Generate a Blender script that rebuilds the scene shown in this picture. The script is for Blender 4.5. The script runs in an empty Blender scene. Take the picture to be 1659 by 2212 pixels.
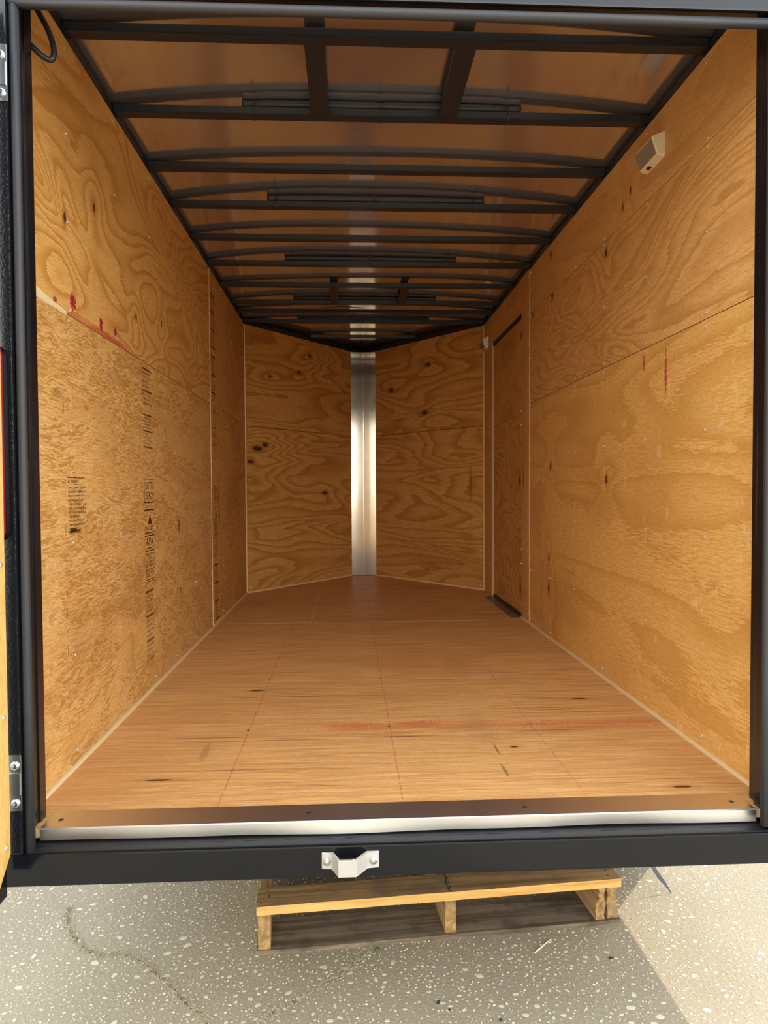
import bpy, bmesh, math, random
from mathutils import Matrix, Vector

scene = bpy.context.scene
C = scene.collection
R = random.Random(7)

# ------------------------------------------------------------------ camera
cam_d = bpy.data.cameras.new('camera'); cam = bpy.data.objects.new('camera', cam_d); C.objects.link(cam)
CAM = Vector((0.7442, -1.70, 0.7455))
yaw, pitch, roll, FPX = 0.0494, 0.0300, -0.0053, 1554.33
f = Vector((math.sin(yaw)*math.cos(pitch), math.cos(yaw)*math.cos(pitch), -math.sin(pitch)))
r = Vector((math.cos(yaw), -math.sin(yaw), 0)); u = r.cross(f)
r2 = r*math.cos(roll) + u*math.sin(roll); u2 = u*math.cos(roll) - r*math.sin(roll)
cam.matrix_world = Matrix(((r2.x, u2.x, -f.x, CAM.x), (r2.y, u2.y, -f.y, CAM.y), (r2.z, u2.z, -f.z, CAM.z), (0, 0, 0, 1)))
cam_d.sensor_fit = 'VERTICAL'; cam_d.sensor_height = 36.0; cam_d.lens = FPX/2212*36
cam_d.clip_start = 0.02; cam_d.clip_end = 400
scene.camera = cam

# ------------------------------------------------------------------ sky, sun, exposure
SUN = Vector((0.65, 0.765, 0.90)).normalized()          # towards the sun
w = bpy.data.worlds.new('sky'); scene.world = w; w.use_nodes = True
wt = w.node_tree; wt.nodes.clear()
# bright hazy sky, whiter towards the horizon and the same all the way round
tc = wt.nodes.new('ShaderNodeTexCoord'); sx = wt.nodes.new('ShaderNodeSeparateXYZ'); rp = wt.nodes.new('ShaderNodeValToRGB')
rp.color_ramp.elements[0].position = 0.0; rp.color_ramp.elements[0].color = (1.0, .955, .87, 1)
rp.color_ramp.elements[1].position = 1.0; rp.color_ramp.elements[1].color = (.36, .43, .54, 1)
e_ = rp.color_ramp.elements.new(.35); e_.color = (.66, .68, .69, 1)
bg = wt.nodes.new('ShaderNodeBackground'); bg.inputs['Strength'].default_value = 2.75
wo = wt.nodes.new('ShaderNodeOutputWorld')
wt.links.new(tc.outputs['Generated'], sx.inputs[0]); wt.links.new(sx.outputs['Z'], rp.inputs[0]); wt.links.new(rp.outputs[0], bg.inputs['Color']); wt.links.new(bg.outputs[0], wo.inputs[0])
try:
    scene.cycles.diffuse_bounces = 9; scene.cycles.glossy_bounces = 6; scene.cycles.max_bounces = 16
except AttributeError: pass
sd = bpy.data.lights.new('sun', 'SUN'); sd.energy = 1.95; sd.angle = math.radians(0.55); sd.color = (1.0, 0.93, 0.80)
so = bpy.data.objects.new('sun', sd); C.objects.link(so); so.location = (6, 8, 9)
so.rotation_euler = SUN.to_track_quat('Z', 'Y').to_euler()
scene.view_settings.view_transform = 'Standard'; scene.view_settings.look = 'None'
scene.view_settings.gamma = 1.0; scene.view_settings.use_curve_mapping = False
scene.view_settings.exposure = 1.08

# ------------------------------------------------------------------ sizes (metres; x right, y into the trailer, z up, trailer floor at 0)
W, H = 1.7475, 1.9525
YC = 3.575                     # where the side walls end and the nose begins
APEX = (0.876, 4.735)
GZ = -0.5                      # ground
EXL, EXR = -0.062, 1.815       # outer skins

# ------------------------------------------------------------------ node helper
def srgb(h):
    c = [int(h[i:i+2], 16)/255 for i in (0, 2, 4)]
    return tuple((x/12.92 if x <= .04045 else ((x+.055)/1.055)**2.4) for x in c) + (1,)

class G:
    def __init__(s, name, rough=.5, spec=.5, metal=0.0):
        s.m = bpy.data.materials.new(name); s.m.use_nodes = True; s.t = s.m.node_tree; s.t.nodes.clear()
        s.b = s.t.nodes.new('ShaderNodeBsdfPrincipled'); s.o = s.t.nodes.new('ShaderNodeOutputMaterial')
        s.t.links.new(s.b.outputs[0], s.o.inputs[0])
        s.b.inputs['Roughness'].default_value = rough; s.b.inputs['Specular IOR Level'].default_value = spec
        s.b.inputs['Metallic'].default_value = metal
        s._tc = None
    def put(s, sock, v):
        if hasattr(v, 'is_output'): s.t.links.new(v, sock)
        else: sock.default_value = v
    def set(s, key, v): s.put(s.b.inputs[key], v)
    def obj(s):
        if not s._tc: s._tc = s.t.nodes.new('ShaderNodeTexCoord')
        return s._tc.outputs['Object']
    def math(s, op, a, b=0.0, c=0.0, clamp=False):
        n = s.t.nodes.new('ShaderNodeMath'); n.operation = op; n.use_clamp = clamp
        s.put(n.inputs[0], a); s.put(n.inputs[1], b); s.put(n.inputs[2], c); return n.outputs[0]
    def xyz(s, v):
        n = s.t.nodes.new('ShaderNodeSeparateXYZ'); s.put(n.inputs[0], v); return n.outputs
    def vec(s, x, y, z):
        n = s.t.nodes.new('ShaderNodeCombineXYZ'); s.put(n.inputs[0], x); s.put(n.inputs[1], y); s.put(n.inputs[2], z); return n.outputs[0]
    def noise(s, v, scale=1.0, detail=2.0, rough=.5, dist=0.0):
        n = s.t.nodes.new('ShaderNodeTexNoise'); s.put(n.inputs['Vector'], v)
        n.inputs['Scale'].default_value = scale; n.inputs['Detail'].default_value = detail
        n.inputs['Roughness'].default_value = rough; n.inputs['Distortion'].default_value = dist
        return n.outputs['Fac']
    def vor(s, v, scale, feature='F1'):
        n = s.t.nodes.new('ShaderNodeTexVoronoi'); n.feature = feature; s.put(n.inputs['Vector'], v); n.inputs['Scale'].default_value = scale
        return n.outputs['Distance']
    def ramp(s, fac, stops):
        n = s.t.nodes.new('ShaderNodeValToRGB'); e = n.color_ramp.elements
        while len(e) < len(stops): e.new(.5)
        for i, (p, c) in enumerate(stops):
            e[i].position = p; e[i].color = c if isinstance(c, tuple) else (c, c, c, 1)
        s.put(n.inputs[0], fac); return n.outputs[0]
    def mix(s, fac, a, b, blend='MIX'):
        n = s.t.nodes.new('ShaderNodeMix'); n.data_type = 'RGBA'; n.blend_type = blend
        s.put(n.inputs[0], fac); s.put(n.inputs[6], a); s.put(n.inputs[7], b); return n.outputs[2]
    def bump(s, h, strength=.2, dist=.002):
        n = s.t.nodes.new('ShaderNodeBump'); n.inputs['Strength'].default_value = strength; n.inputs['Distance'].default_value = dist
        s.put(n.inputs['Height'], h); s.put(s.b.inputs['Normal'], n.outputs[0])
    def sstep(s, x, a, b):
        n = s.t.nodes.new('ShaderNodeMapRange'); n.interpolation_type = 'SMOOTHSTEP'
        s.put(n.inputs[0], x); n.inputs[1].default_value = a; n.inputs[2].default_value = b
        return n.outputs[0]

def plain(name, col, rough=.5, spec=.5, metal=0.0, var=0.0, scale=30, bump=0.0, bscale=200, coat=0.0):
    g = G(name, rough, spec, metal)
    c = srgb(col) if isinstance(col, str) else col
    if var:
        n = g.noise(g.obj(), scale, 3, .6)
        g.set('Base Color', g.mix(g.math('MULTIPLY', g.math('SUBTRACT', n, .5), 2*var, clamp=False), c, (1, 1, 1, 1), 'MIX') if False else
              g.mix(n, tuple(x*(1-var) for x in c[:3])+(1,), tuple(min(1, x*(1+var)) for x in c[:3])+(1,)))
    else: g.set('Base Color', c)
    if bump: g.bump(g.noise(g.obj(), bscale, 2, .5), bump, .001)
    if coat: g.set('Coat Weight', coat); g.set('Coat Roughness', .08)
    return g.m

def warm(h):
    c = srgb(h); return (min(.95, c[0]*1.11), min(.95, c[1]*1.14), c[2]*.98, 1)
def ply(name, axes, seed, light='DDB27C', dark='B27A40', rings=9.0, amount=.75, ku=1.0, kv=3.6, fib=.12, rough_amt=0.0, dist=.8,
        knots=(), stains=(), lines=(), pores=0.0, deep='8A5526', white=0.0, blot=.22, streak=.42, fu=16.0, fv=190.0):
    """veneer face: axes = which object axes run along and across the grain; knots (u,v,ru,rv); stains (u,v,ru,rv,strength)"""
    g = G(name, .55, .35)
    p = g.xyz(g.obj()); U, V = p[axes[0]], p[axes[1]]
    fibre = g.noise(g.vec(g.math('MULTIPLY', U, fu), g.math('MULTIPLY', V, fv), seed), 1, 4, .65)
    n1 = g.noise(g.vec(g.math('MULTIPLY', U, ku), g.math('MULTIPLY', V, kv), seed*3.1), 1, 1.2, .4, dist)
    mid = g.noise(g.vec(g.math('MULTIPLY', U, ku*5), g.math('MULTIPLY', V, kv*5), seed*1.7), 1, 2, .5)
    n1 = g.math('ADD', n1, g.math('MULTIPLY', g.math('SUBTRACT', mid, .5), .045))
    core = None; halo = None
    for (ku0, kv0, ru, rv) in knots:
        du = g.math('DIVIDE', g.math('SUBTRACT', U, ku0), ru); dv = g.math('DIVIDE', g.math('SUBTRACT', V, kv0), rv)
        d2 = g.math('ADD', g.math('MULTIPLY', du, du), g.math('MULTIPLY', dv, dv))
        n1 = g.math('ADD', n1, g.math('MULTIPLY', g.math('POWER', 2.718, g.math('MULTIPLY', d2, -.012)), .16))
        k = g.sstep(g.math('ADD', d2, g.math('MULTIPLY', g.math('SUBTRACT', mid, .5), 1.6)), 1.3, .5)
        core = k if core is None else g.math('MAXIMUM', core, k)
        hk = g.sstep(g.math('ADD', d2, g.math('MULTIPLY', g.math('SUBTRACT', mid, .5), 4.0)), 6.0, 1.0)
        halo = hk if halo is None else g.math('MAXIMUM', halo, hk)
    x = g.math('ADD', g.math('MULTIPLY', n1, rings), g.math('MULTIPLY', g.math('SUBTRACT', fibre, .5), fib*4))
    ring = g.math('FRACT', x)
    tone = g.ramp(ring, [(0, 0.0), (.45, .10), (.80, .75), (.92, 1.0), (.965, .45), (1, 0.0)])
    col = g.mix(g.math('MULTIPLY', tone, amount), warm(light), warm(dark))
    if rough_amt:            # weathered, raised early wood: short pale dashes over darker bands
        q2 = g.noise(g.vec(g.math('MULTIPLY', U, 2.6), g.math('MULTIPLY', V, 5.6), seed*2.3), 1, 3, .55, .9)
        q = g.noise(g.vec(g.math('ADD', g.math('MULTIPLY', U, 24.0), g.math('MULTIPLY', q2, 5.0)), g.math('ADD', g.math('MULTIPLY', V, 250.0), g.math('MULTIPLY', q2, 30.0)), seed*5.3), 1, 2, .5, .25)
        fac = g.math('MULTIPLY', g.sstep(q, .47, .57), g.sstep(q2, .33, .54))
        col = g.mix(g.math('MULTIPLY', fac, rough_amt), col, warm(deep))
        contour = g.math('ABSOLUTE', g.math('SUBTRACT', q2, .47))
        col = g.mix(g.math('MULTIPLY', g.sstep(contour, .026, .010), rough_amt*.75), col, srgb('EAC68C'))
        contour = g.math('ABSOLUTE', g.math('SUBTRACT', q2, .60))
        col = g.mix(g.math('MULTIPLY', g.sstep(contour, .020, .008), rough_amt*.6), col, srgb('EAC68C'))
    col = g.mix(g.math('MULTIPLY', g.sstep(fibre, .60, .40), streak), col, warm(dark))
    fine = g.noise(g.vec(g.math('MULTIPLY', U, 70.0), g.math('MULTIPLY', V, 650.0), seed*7.7), 1, 2, .6)
    col = g.mix(g.math('MULTIPLY', g.sstep(fine, .58, .40), .28), col, warm(deep))
    col = g.mix(g.math('MULTIPLY', g.sstep(fine, .60, .72), .25), col, srgb('F0CE98'))
    big = g.noise(g.vec(g.math('MULTIPLY', U, 1.3), g.math('MULTIPLY', V, 2.2), seed*9.7), 1, 3, .55)
    col = g.mix(g.math('MULTIPLY', g.sstep(big, .45, .75), blot*1.6), col, warm(deep))
    if white:                # pale scuffs
        sc = g.noise(g.vec(g.math('MULTIPLY', U, 18.0), g.math('MULTIPLY', V, 9.0), seed*4.1), 1, 4, .7)
        col = g.mix(g.math('MULTIPLY', g.sstep(sc, .60, .72), white), col, srgb('E9C792'))
    if pores:                # dark short checks in the veneer
        c1 = g.noise(g.vec(g.math('MULTIPLY', U, fu*.4), g.math('MULTIPLY', V, 130.0), seed*6.1), 1, 2, .5)
        c2 = g.noise(g.vec(g.math('MULTIPLY', U, 2.5), g.math('MULTIPLY', V, 6.0), seed*8.1), 1, 2, .5)
        col = g.mix(g.math('MULTIPLY', g.math('MULTIPLY', g.sstep(c1, .60, .70), g.sstep(c2, .45, .62)), pores), col, srgb('6B3A1E'))
    for (lu, half, axis, c, a) in lines:   # snapped chalk lines: axis 0 means constant along-grain coordinate
        d = g.math('ABSOLUTE', g.math('SUBTRACT', U if axis == 0 else V, lu))
        nb = g.noise(g.vec(g.math('MULTIPLY', U, 30.0), g.math('MULTIPLY', V, 30.0), 3.0), 1, 3, .7)
        col = g.mix(g.math('MULTIPLY', g.math('MULTIPLY', g.sstep(d, half, half*.3), g.sstep(nb, .3, .6)), a), col, srgb(c))
    for (su, sv, ru, rv, st, c) in stains:
        du = g.math('DIVIDE', g.math('SUBTRACT', U, su), ru); dv = g.math('DIVIDE', g.math('SUBTRACT', V, sv), rv)
        d2 = g.math('ADD', g.math('MULTIPLY', du, du), g.math('MULTIPLY', dv, dv))
        nb = g.noise(g.vec(g.math('MULTIPLY', U, 120.0), g.math('MULTIPLY', V, 90.0), seed), 1, 4, .7)
        m = g.sstep(g.math('ADD', d2, g.math('MULTIPLY', g.math('SUBTRACT', nb, .5), 6.0)), 1.3, .5)
        col = g.mix(g.math('MULTIPLY', m, st), col, srgb(c))
    if halo is not None: col = g.mix(g.math('MULTIPLY', halo, .55), col, warm(deep))
    if core is not None: col = g.mix(g.math('MULTIPLY', core, .9), col, srgb('38200F'))
    g.set('Base Color', col)
    g.bump(g.math('ADD', g.math('MULTIPLY', fibre, .6), g.math('MULTIPLY', tone, -.4)), .18, .0015)
    return g.m

def aluminium(name, col, rough, axis=2, aniso=0.0, smear=.08):
    g = G(name, rough, .5, 1.0)
    p = g.xyz(g.obj()); k = [400.0, 400.0, 400.0]; k[axis] = 4.0
    n = g.noise(g.vec(g.math('MULTIPLY', p[0], k[0]), g.math('MULTIPLY', p[1], k[1]), g.math('MULTIPLY', p[2], k[2])), 1, 2, .5)
    c = srgb(col)
    g.set('Base Color', g.mix(n, tuple(x*.92 for x in c[:3])+(1,), c))
    sm = g.noise(g.obj(), 14, 4, .65)
    g.set('Roughness', g.math('ADD', rough-smear/2, g.math('MULTIPLY', sm, smear)))
    return g.m

M = {}
M['black'] = plain('black_gloss_paint', (.005, .006, .008, 1), .14, .4, bump=.08, bscale=120, coat=.12)
M['black_textured'] = plain('black_orange_peel_paint', (.006, .007, .009, 1), .22, .5, bump=.5, bscale=230, coat=.3)
M['dull'] = plain('dull_black_paint', (.008, .009, .010, 1), .55, .3)
M['bow'] = plain('black_roof_bow_paint', (.020, .024, .034, 1), .36, .36, bump=.06, bscale=90)
M['rubber'] = plain('dark_grey_rubber', (.032, .033, .036, 1), .48, .4)
M['cable'] = plain('black_cable_jacket', (.022, .022, .024, 1), .35, .5)
M['foam'] = plain('black_ribbed_foam', (.024, .025, .029, 1), .42, .6, bump=1.0, bscale=330)
M['tie'] = plain('black_nylon_tie', (.02, .02, .02, 1), .4)
M['zinc'] = plain('bright_zinc', 'C9CDCE', .28, .5, 1.0, var=.10, scale=60)
M['screw'] = plain('screw_steel', 'DAD6CC', .32, .5, .7)
M['cast'] = plain('cast_zinc_white', 'B9B6AE', .50, .5, .35, var=.12, scale=400, bump=.35, bscale=500)
M['alu_bright'] = aluminium('bright_folded_aluminium', 'EFEDE8', .34, 0)
M['alu_nose'] = aluminium('brushed_nose_aluminium', 'CDC3B2', .13, 2, smear=.05)
M['roof'] = aluminium('mill_finish_roof_sheet', 'ECEFFC', .12, 1, smear=.05)
M['roof'].node_tree.nodes['Principled BSDF'].inputs['Metallic'].default_value = .92
M['plate'] = plain('brown_grey_steel_plate', '7B6A58', .35, .5, .6, var=.15, scale=20)
M['cream'] = plain('cream_sealant', 'E8CFA0', .6, .3, var=.06, scale=60)
M['edge'] = None
g = G('plywood_edge', .7, .2)
p = g.xyz(g.obj()); s_ = g.math('FRACT', g.math('MULTIPLY', g.math('ADD', p[0], g.math('ADD', p[1], p[2])), 210.0))
g.set('Base Color', g.mix(g.ramp(s_, [(0, 0.0), (.45, .1), (.55, .9), (1, 1.0)]), srgb('E3C594'), srgb('B98B55'))); M['edge'] = g.m
M['skin'] = plain('black_outer_skin', (.015, .015, .017, 1), .3)
M['lamp_white'] = plain('cream_lamp_plastic', 'EFE6D6', .45, .5)
g = G('ribbed_clear_lens', .25, .5)
g.set('Base Color', srgb('9A938C')); M['lens'] = g.m
M['switch'] = plain('black_switch', (.02, .022, .025, 1), .3)
g = G('red_lens_plastic', .08, .6); g.set('Base Color', (.42, .004, .022, 1)); g.set('Transmission Weight', .35); g.set('IOR', 1.45); M['red'] = g.m
M['tyre'] = plain('tyre_rubber', (.02, .02, .02, 1), .75)
M['rim'] = plain('white_rim', 'D8D8D4', .4)
g = G('black_stamp_ink', .7, .1); n_ = g.noise(g.obj(), 170, 4, .7); g.set('Base Color', srgb('2A1C10'))
g.set('Alpha', g.math('MULTIPLY', g.sstep(n_, .30, .50), .9)); M['ink'] = g.m
g = G('faded_stamp_ink', .7, .1); n_ = g.noise(g.obj(), 210, 4, .7); g.set('Base Color', srgb('3A2A18'))
g.set('Alpha', g.math('MULTIPLY', g.sstep(n_, .34, .54), .7)); M['ink_faint'] = g.m
M['stick'] = plain('pale_stick', 'D8CCB0', .7)
M['leaf'] = plain('dry_dark_leaf', '2B2420', .8)
M['weed'] = plain('green_weed', '4F6A2C', .7)
M['strap'] = plain('black_gloss_strap', (.01, .01, .012, 1), .12, .6)

# pallet wood
def lumber(name, light, dark, grey, seed, axis=0):
    g = G(name, .75, .2); p = g.xyz(g.obj())
    k = [55.0, 55.0, 55.0]; k[axis] = 2.2
    v = g.vec(g.math('MULTIPLY', p[0], k[0]), g.math('MULTIPLY', p[1], k[1]), g.math('MULTIPLY', p[2], k[2]))
    n = g.noise(v, 1, 4, .6, .4)
    n2 = g.noise(g.obj(), 9+seed, 3, .6)
    c = g.mix(g.sstep(n, .35, .68), srgb(light), srgb(dark))
    c = g.mix(g.math('MULTIPLY', g.sstep(n2, .45, .72), .7), c, srgb(grey))
    g.set('Base Color', c); g.bump(n, .5, .002); return g.m
M['pallet_new'] = lumber('yellow_pine_board', 'A98657', '80623C', '6F5F49', 1)
M['pallet_edge'] = lumber('fresh_sawn_edge', 'DFB36C', 'BF8A44', 'C79C5C', 2)
M['pallet_old'] = lumber('weathered_grey_board', '877661', '5B4D3D', '473D33', 3)
M['pallet_str'] = lumber('stringer_end_grain', 'AE8C58', '765936', '8E7B62', 4, 1)

# concrete
g = G('worn_concrete', .85, .25)
n1 = g.noise(g.obj(), 2.2, 5, .6); n2 = g.noise(g.obj(), 140, 3, .7); n3 = g.vor(g.obj(), 95)
c = g.mix(n1, srgb('8F836C'), srgb('A5987E'))
c = g.mix(g.math('MULTIPLY', g.sstep(n2, .45, .75), .5), c, srgb('6E685E'))
c = g.mix(g.math('MULTIPLY', g.sstep(n3, .22, .12), .45), c, srgb('CFC5AC'))
g.set('Base Color', c); g.bump(g.math('ADD', n2, g.math('MULTIPLY', n3, -.6)), .5, .003); M['ground'] = g.m
g = G('aggregate_stone_face', .75, .3); oi = g.t.nodes.new('ShaderNodeObjectInfo')
n1 = g.noise(g.obj(), 55, 2, .6)
c = g.mix(g.sstep(n1, .35, .65), srgb('AFA389'), srgb('E0D6BC')); g.set('Base Color', c); M['stone'] = g.m
M['grit'] = plain('crack_grit', '94886E', .9, .2, var=.38, scale=90)

# plywood faces
RED = 'A3123A'
M['left_low'] = ply('plywood_left_lower', (1, 2), 2.0, 'DFB274', 'B47C3E', rings=7, amount=.45, ku=.9, kv=2.6, fib=.2, rough_amt=.66, deep='935F2A', blot=.28,
                    stains=[(.20, 1.00, .03, .012, .5, '5A4632'), (.40, .985, .02, .008, .4, '5A4632'), (1.50, .60, .012, .035, .85, '3A2612'), (1.52, .31, .010, .012, .7, '3A2612')])
M['left_up'] = ply('plywood_left_upper', (1, 2), 5.0, 'E0B070', 'B87E38', rings=12, amount=1.0, ku=1.0, kv=2.6, fib=.12, dist=1.2, deep='A06A30', blot=.16,
                   knots=[(.265, 1.471, .010, .016), (.49, 1.585, .009, .014), (.90, 1.36, .008, .012), (1.25, 1.42, .008, .012)],
                   stains=[(.312, 1.262, .022, .022, 1.0, RED), (.534, 1.25, .014, .026, 1.0, RED), (.668, 1.258, .012, .014, 1.0, RED),
                           (.52, 1.226, .26, .014, .55, 'C4453F'), (.68, 1.222, .16, .014, .6, 'C4453F'), (.19, 1.236, .012, .010, .9, RED)])
M['left_fwd_low'] = ply('plywood_left_forward_lower', (1, 2), 8.0, 'DDAC6A', 'AE7434', rings=15, amount=.75, ku=1.3, kv=2.4, dist=1.4, knots=[(2.47, .705, .010, .03), (2.49, .60, .010, .03)])
M['left_fwd_up'] = ply('plywood_left_forward_upper', (1, 2), 11.0, 'DAAA6C', 'AC7438', rings=8, amount=.5, ku=1.0, kv=3.0)
M['right_low'] = ply('plywood_right_lower', (1, 2), 14.0, 'E2B474', 'BE8A48', rings=6, amount=.7, ku=.5, kv=3.2, fib=.15, white=.65, streak=.55, deep='A5702F', blot=.25,
                     knots=[(1.056, .783, .012, .018), (1.83, .86, .012, .02), (1.86, .25, .012, .022), (1.86, .40, .01, .02)],
                     stains=[(.705, 1.172, .008, .028, .85, 'B73048'), (.537, 1.113, .008, .075, .9, 'B73048')])
M['right_mid'] = ply('plywood_right_middle', (1, 2), 17.5, 'DEAE76', 'B07C46', rings=13, amount=.75, ku=.95, kv=2.6, dist=1.3, white=.2, deep='9B6636',
                     knots=[(1.07, 1.66, .012, .014), (1.806, 1.70, .012, .02), (2.18, 1.69, .008, .018)])
M['right_top'] = ply('plywood_right_top', (1, 2), 21.0, 'DEB07A', 'B58452', rings=5, amount=.45, ku=.6, kv=4.0, deep='96643E',
                     knots=[(1.831, 1.905, .012, .02), (.83, 1.80, .006, .012), (.90, 1.77, .006, .014)])
M['jamb'] = ply('pine_door_post', (2, 1), 24.0, 'DDAE70', 'BA844A', rings=7, amount=.5, ku=.5, kv=14.0, dist=.2, knots=[(.82, 2.37, .05, .006)])
M['door_low'] = ply('plywood_side_door_lower', (1, 2), 27.0, 'DDAC6A', 'AA6E32', rings=14, amount=.85, ku=1.6, kv=2.6, dist=1.2, knots=[(2.52, .80, .018, .03), (2.50, .17, .016, .03)])
M['door_up'] = ply('plywood_side_door_upper', (1, 2), 30.0, 'D8A86E', 'AC763E', rings=5, amount=.5, ku=1.0, kv=3.0)
M['front_a_low'] = ply('plywood_front_left_lower', (0, 2), 33.0, 'E0AC68', 'A66C32', rings=11, amount=.85, ku=1.1, kv=4.6, dist=.55, deep='9A6430',
                       knots=[(.075, 1.06, .030, .018), (.03, .96, .022, .014), (.125, 1.09, .016, .016), (.55, .73, .02, .014)])
M['front_a_up'] = ply('plywood_front_left_upper', (0, 2), 36.0, 'E0AC68', 'A66C32', rings=9, amount=.85, ku=1.2, kv=4.0, dist=.7,
                      knots=[(.16, 1.61, .012, .010), (.36, 1.68, .012, .014), (.44, 1.83, .010, .012)])
M['front_b_low'] = ply('plywood_front_right_lower', (0, 2), 39.0, 'DEAA66', 'A66A32', rings=11, amount=.8, ku=1.1, kv=4.2, dist=.6, deep='9A6430',
                       stains=[(1.665, .80, .010, .13, .5, '7A3A1C')])
M['front_b_up'] = ply('plywood_front_right_upper', (0, 2), 42.0, 'E0AC68', 'A66C32', rings=9, amount=.85, ku=1.1, kv=3.8, dist=.7,
                      knots=[(1.114, 1.596, .016, .016), (1.389, 1.75, .014, .014), (1.364, 1.37, .018, .016)])
chalk = [(.43, .0028, 0, 'B04A2E', .6), (.87, .0028, 0, 'B04A2E', .6), (1.318, .0028, 0, 'B04A2E', .4)]
fk = dict(ku=.6, kv=11.0, fib=.30, dist=.35, pores=.75, deep='AE6F3E', blot=.22, streak=.6, fu=5.0, fv=150.0)
M['floor_a'] = ply('plywood_floor_rear', (0, 1), 45.0, 'DCAD76', 'B57D4C', rings=6, amount=.55, lines=chalk,
                   knots=[(.25, .165, .035, .006), (1.575, .042, .026, .007), (1.56, .805, .028, .008), (1.22, .345, .012, .006), (.40, .99, .03, .010)],
                   stains=[(1.0, .55, .40, .05, .28, 'C0552F'), (1.52, .53, .24, .05, .32, 'C0452F'), (.76, .56, .09, .03, .35, 'C0452F'), (.97, .57, .07, .03, .35, 'C0452F'), (1.155, .17, .004, .05, .6, '3C302A'),
                           (1.165, .33, .004, .045, .6, '3C302A'), (.33, .36, .012, .07, .3, '55473A'), (1.15, .52, .05, .13, .12, '5E4A3C'), (.536, .543, .0, .0, 0, RED)][:-1], **fk)
M['floor_b'] = ply('plywood_floor_middle', (0, 1), 48.0, 'E0B078', 'B67D4A', rings=6, amount=.5, lines=chalk,
                   stains=[(1.20, 1.30, .05, .20, .12, '5E4A3C'), (.95, 1.75, .12, .02, .3, '7A4A2A')], **fk)
M['floor_c'] = ply('plywood_floor_front', (0, 1), 51.0, 'E0B078', 'B67D4A', rings=6, amount=.55, lines=chalk[1:2], **dict(fk, pores=.95))
M['rear_door'] = ply('plywood_rear_door_liner', (2, 1), 54.0, 'E6BD7E', 'C99448', rings=5, amount=.5, ku=.6, kv=6.0, dist=.4)

# ------------------------------------------------------------------ mesh helpers
def link(name, me, mats, parent=None, loc=(0, 0, 0)):
    o = bpy.data.objects.new(name, me); C.objects.link(o)
    if me is not None and mats is not None:
        for m in (mats if isinstance(mats, (list, tuple)) else [mats]): me.materials.append(m)
    o.location = loc
    if parent: o.parent = parent
    return o
def empty(name, loc=(0, 0, 0), rz=0.0):
    o = bpy.data.objects.new(name, None); C.objects.link(o); o.location = loc; o.rotation_euler = (0, 0, rz); o.empty_display_size = .05
    return o
def tag(o, label, cat, group=None):
    o['label'] = label; o['category'] = cat
    if group: o['group'] = group
    return o
def struct(o): o['kind'] = 'structure'; return o
def finish(bm, name, mats, parent=None, loc=(0, 0, 0), smooth=False, face_axis=None):
    bmesh.ops.recalc_face_normals(bm, faces=bm.faces)
    if face_axis is not None:           # second material on the narrow edges
        ax = Vector(face_axis).normalized()
        for fc in bm.faces: fc.material_index = 0 if abs(fc.normal.dot(ax)) > .9 else 1
    me = bpy.data.meshes.new(name); bm.to_mesh(me); bm.free()
    if smooth:
        for q in me.polygons: q.use_smooth = True
    return link(name, me, mats, parent, loc)
def add_box(bm, x0, x1, y0, y1, z0, z1, bev=0.0):
    vs = [bm.verts.new((x, y, z)) for x in (x0, x1) for y in (y0, y1) for z in (z0, z1)]
    idx = [(0, 1, 3, 2), (4, 6, 7, 5), (0, 4, 5, 1), (2, 3, 7, 6), (0, 2, 6, 4), (1, 5, 7, 3)]
    fs = [bm.faces.new([vs[i] for i in t]) for t in idx]
    if bev:
        es = list({e for q in fs for e in q.edges})
        bmesh.ops.bevel(bm, geom=es, offset=bev, segments=2, affect='EDGES', profile=.7)
    return vs
def box(name, b, mats, parent=None, bev=0.0, loc=(0, 0, 0), face_axis=None):
    bm = bmesh.new(); L = loc
    add_box(bm, b[0]-L[0], b[1]-L[0], b[2]-L[1], b[3]-L[1], b[4]-L[2], b[5]-L[2], bev)
    return finish(bm, name, mats, parent, loc if parent is None else (0, 0, 0), face_axis=face_axis)
def prism(bm, poly, z0, z1):
    a = [bm.verts.new((x, y, z0)) for x, y in poly]; b = [bm.verts.new((x, y, z1)) for x, y in poly]
    n = len(poly); bm.faces.new(a[::-1]); bm.faces.new(b)
    for i in range(n): bm.faces.new((a[i], a[(i+1) % n], b[(i+1) % n], b[i]))
def tube(name, pts, rad, mat, parent=None, loc=(0, 0, 0), seg=10, flat=None, caps=True):
    """swept tube through pts (world coordinates relative to loc); flat squashes the section"""
    bm = bmesh.new(); P = [Vector(q)-Vector(loc) for q in pts]; rings = []
    up = Vector((0, 0, 1)); prev = None
    for i, q in enumerate(P):
        t = (P[min(i+1, len(P)-1)]-P[max(i-1, 0)]).normalized()
        if prev is None:
            a = t.cross(up);  a = a if a.length > .1 else t.cross(Vector((1, 0, 0))); a.normalize()
        else: a = (prev - t*prev.dot(t)).normalized()
        prev = a; b = t.cross(a); rr = rad[i] if isinstance(rad, (list, tuple)) else rad
        rb = rr*(flat if flat else 1)
        rings.append([bm.verts.new(q + a*rr*math.cos(2*math.pi*k/seg) + b*rb*math.sin(2*math.pi*k/seg)) for k in range(seg)])
    for A, B in zip(rings, rings[1:]):
        for k in range(seg): bm.faces.new((A[k], A[(k+1) % seg], B[(k+1) % seg], B[k]))
    if caps: bm.faces.new(rings[0][::-1]); bm.faces.new(rings[-1])
    return finish(bm, name, mat, parent, loc if parent is None else (0, 0, 0), smooth=True)
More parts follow.
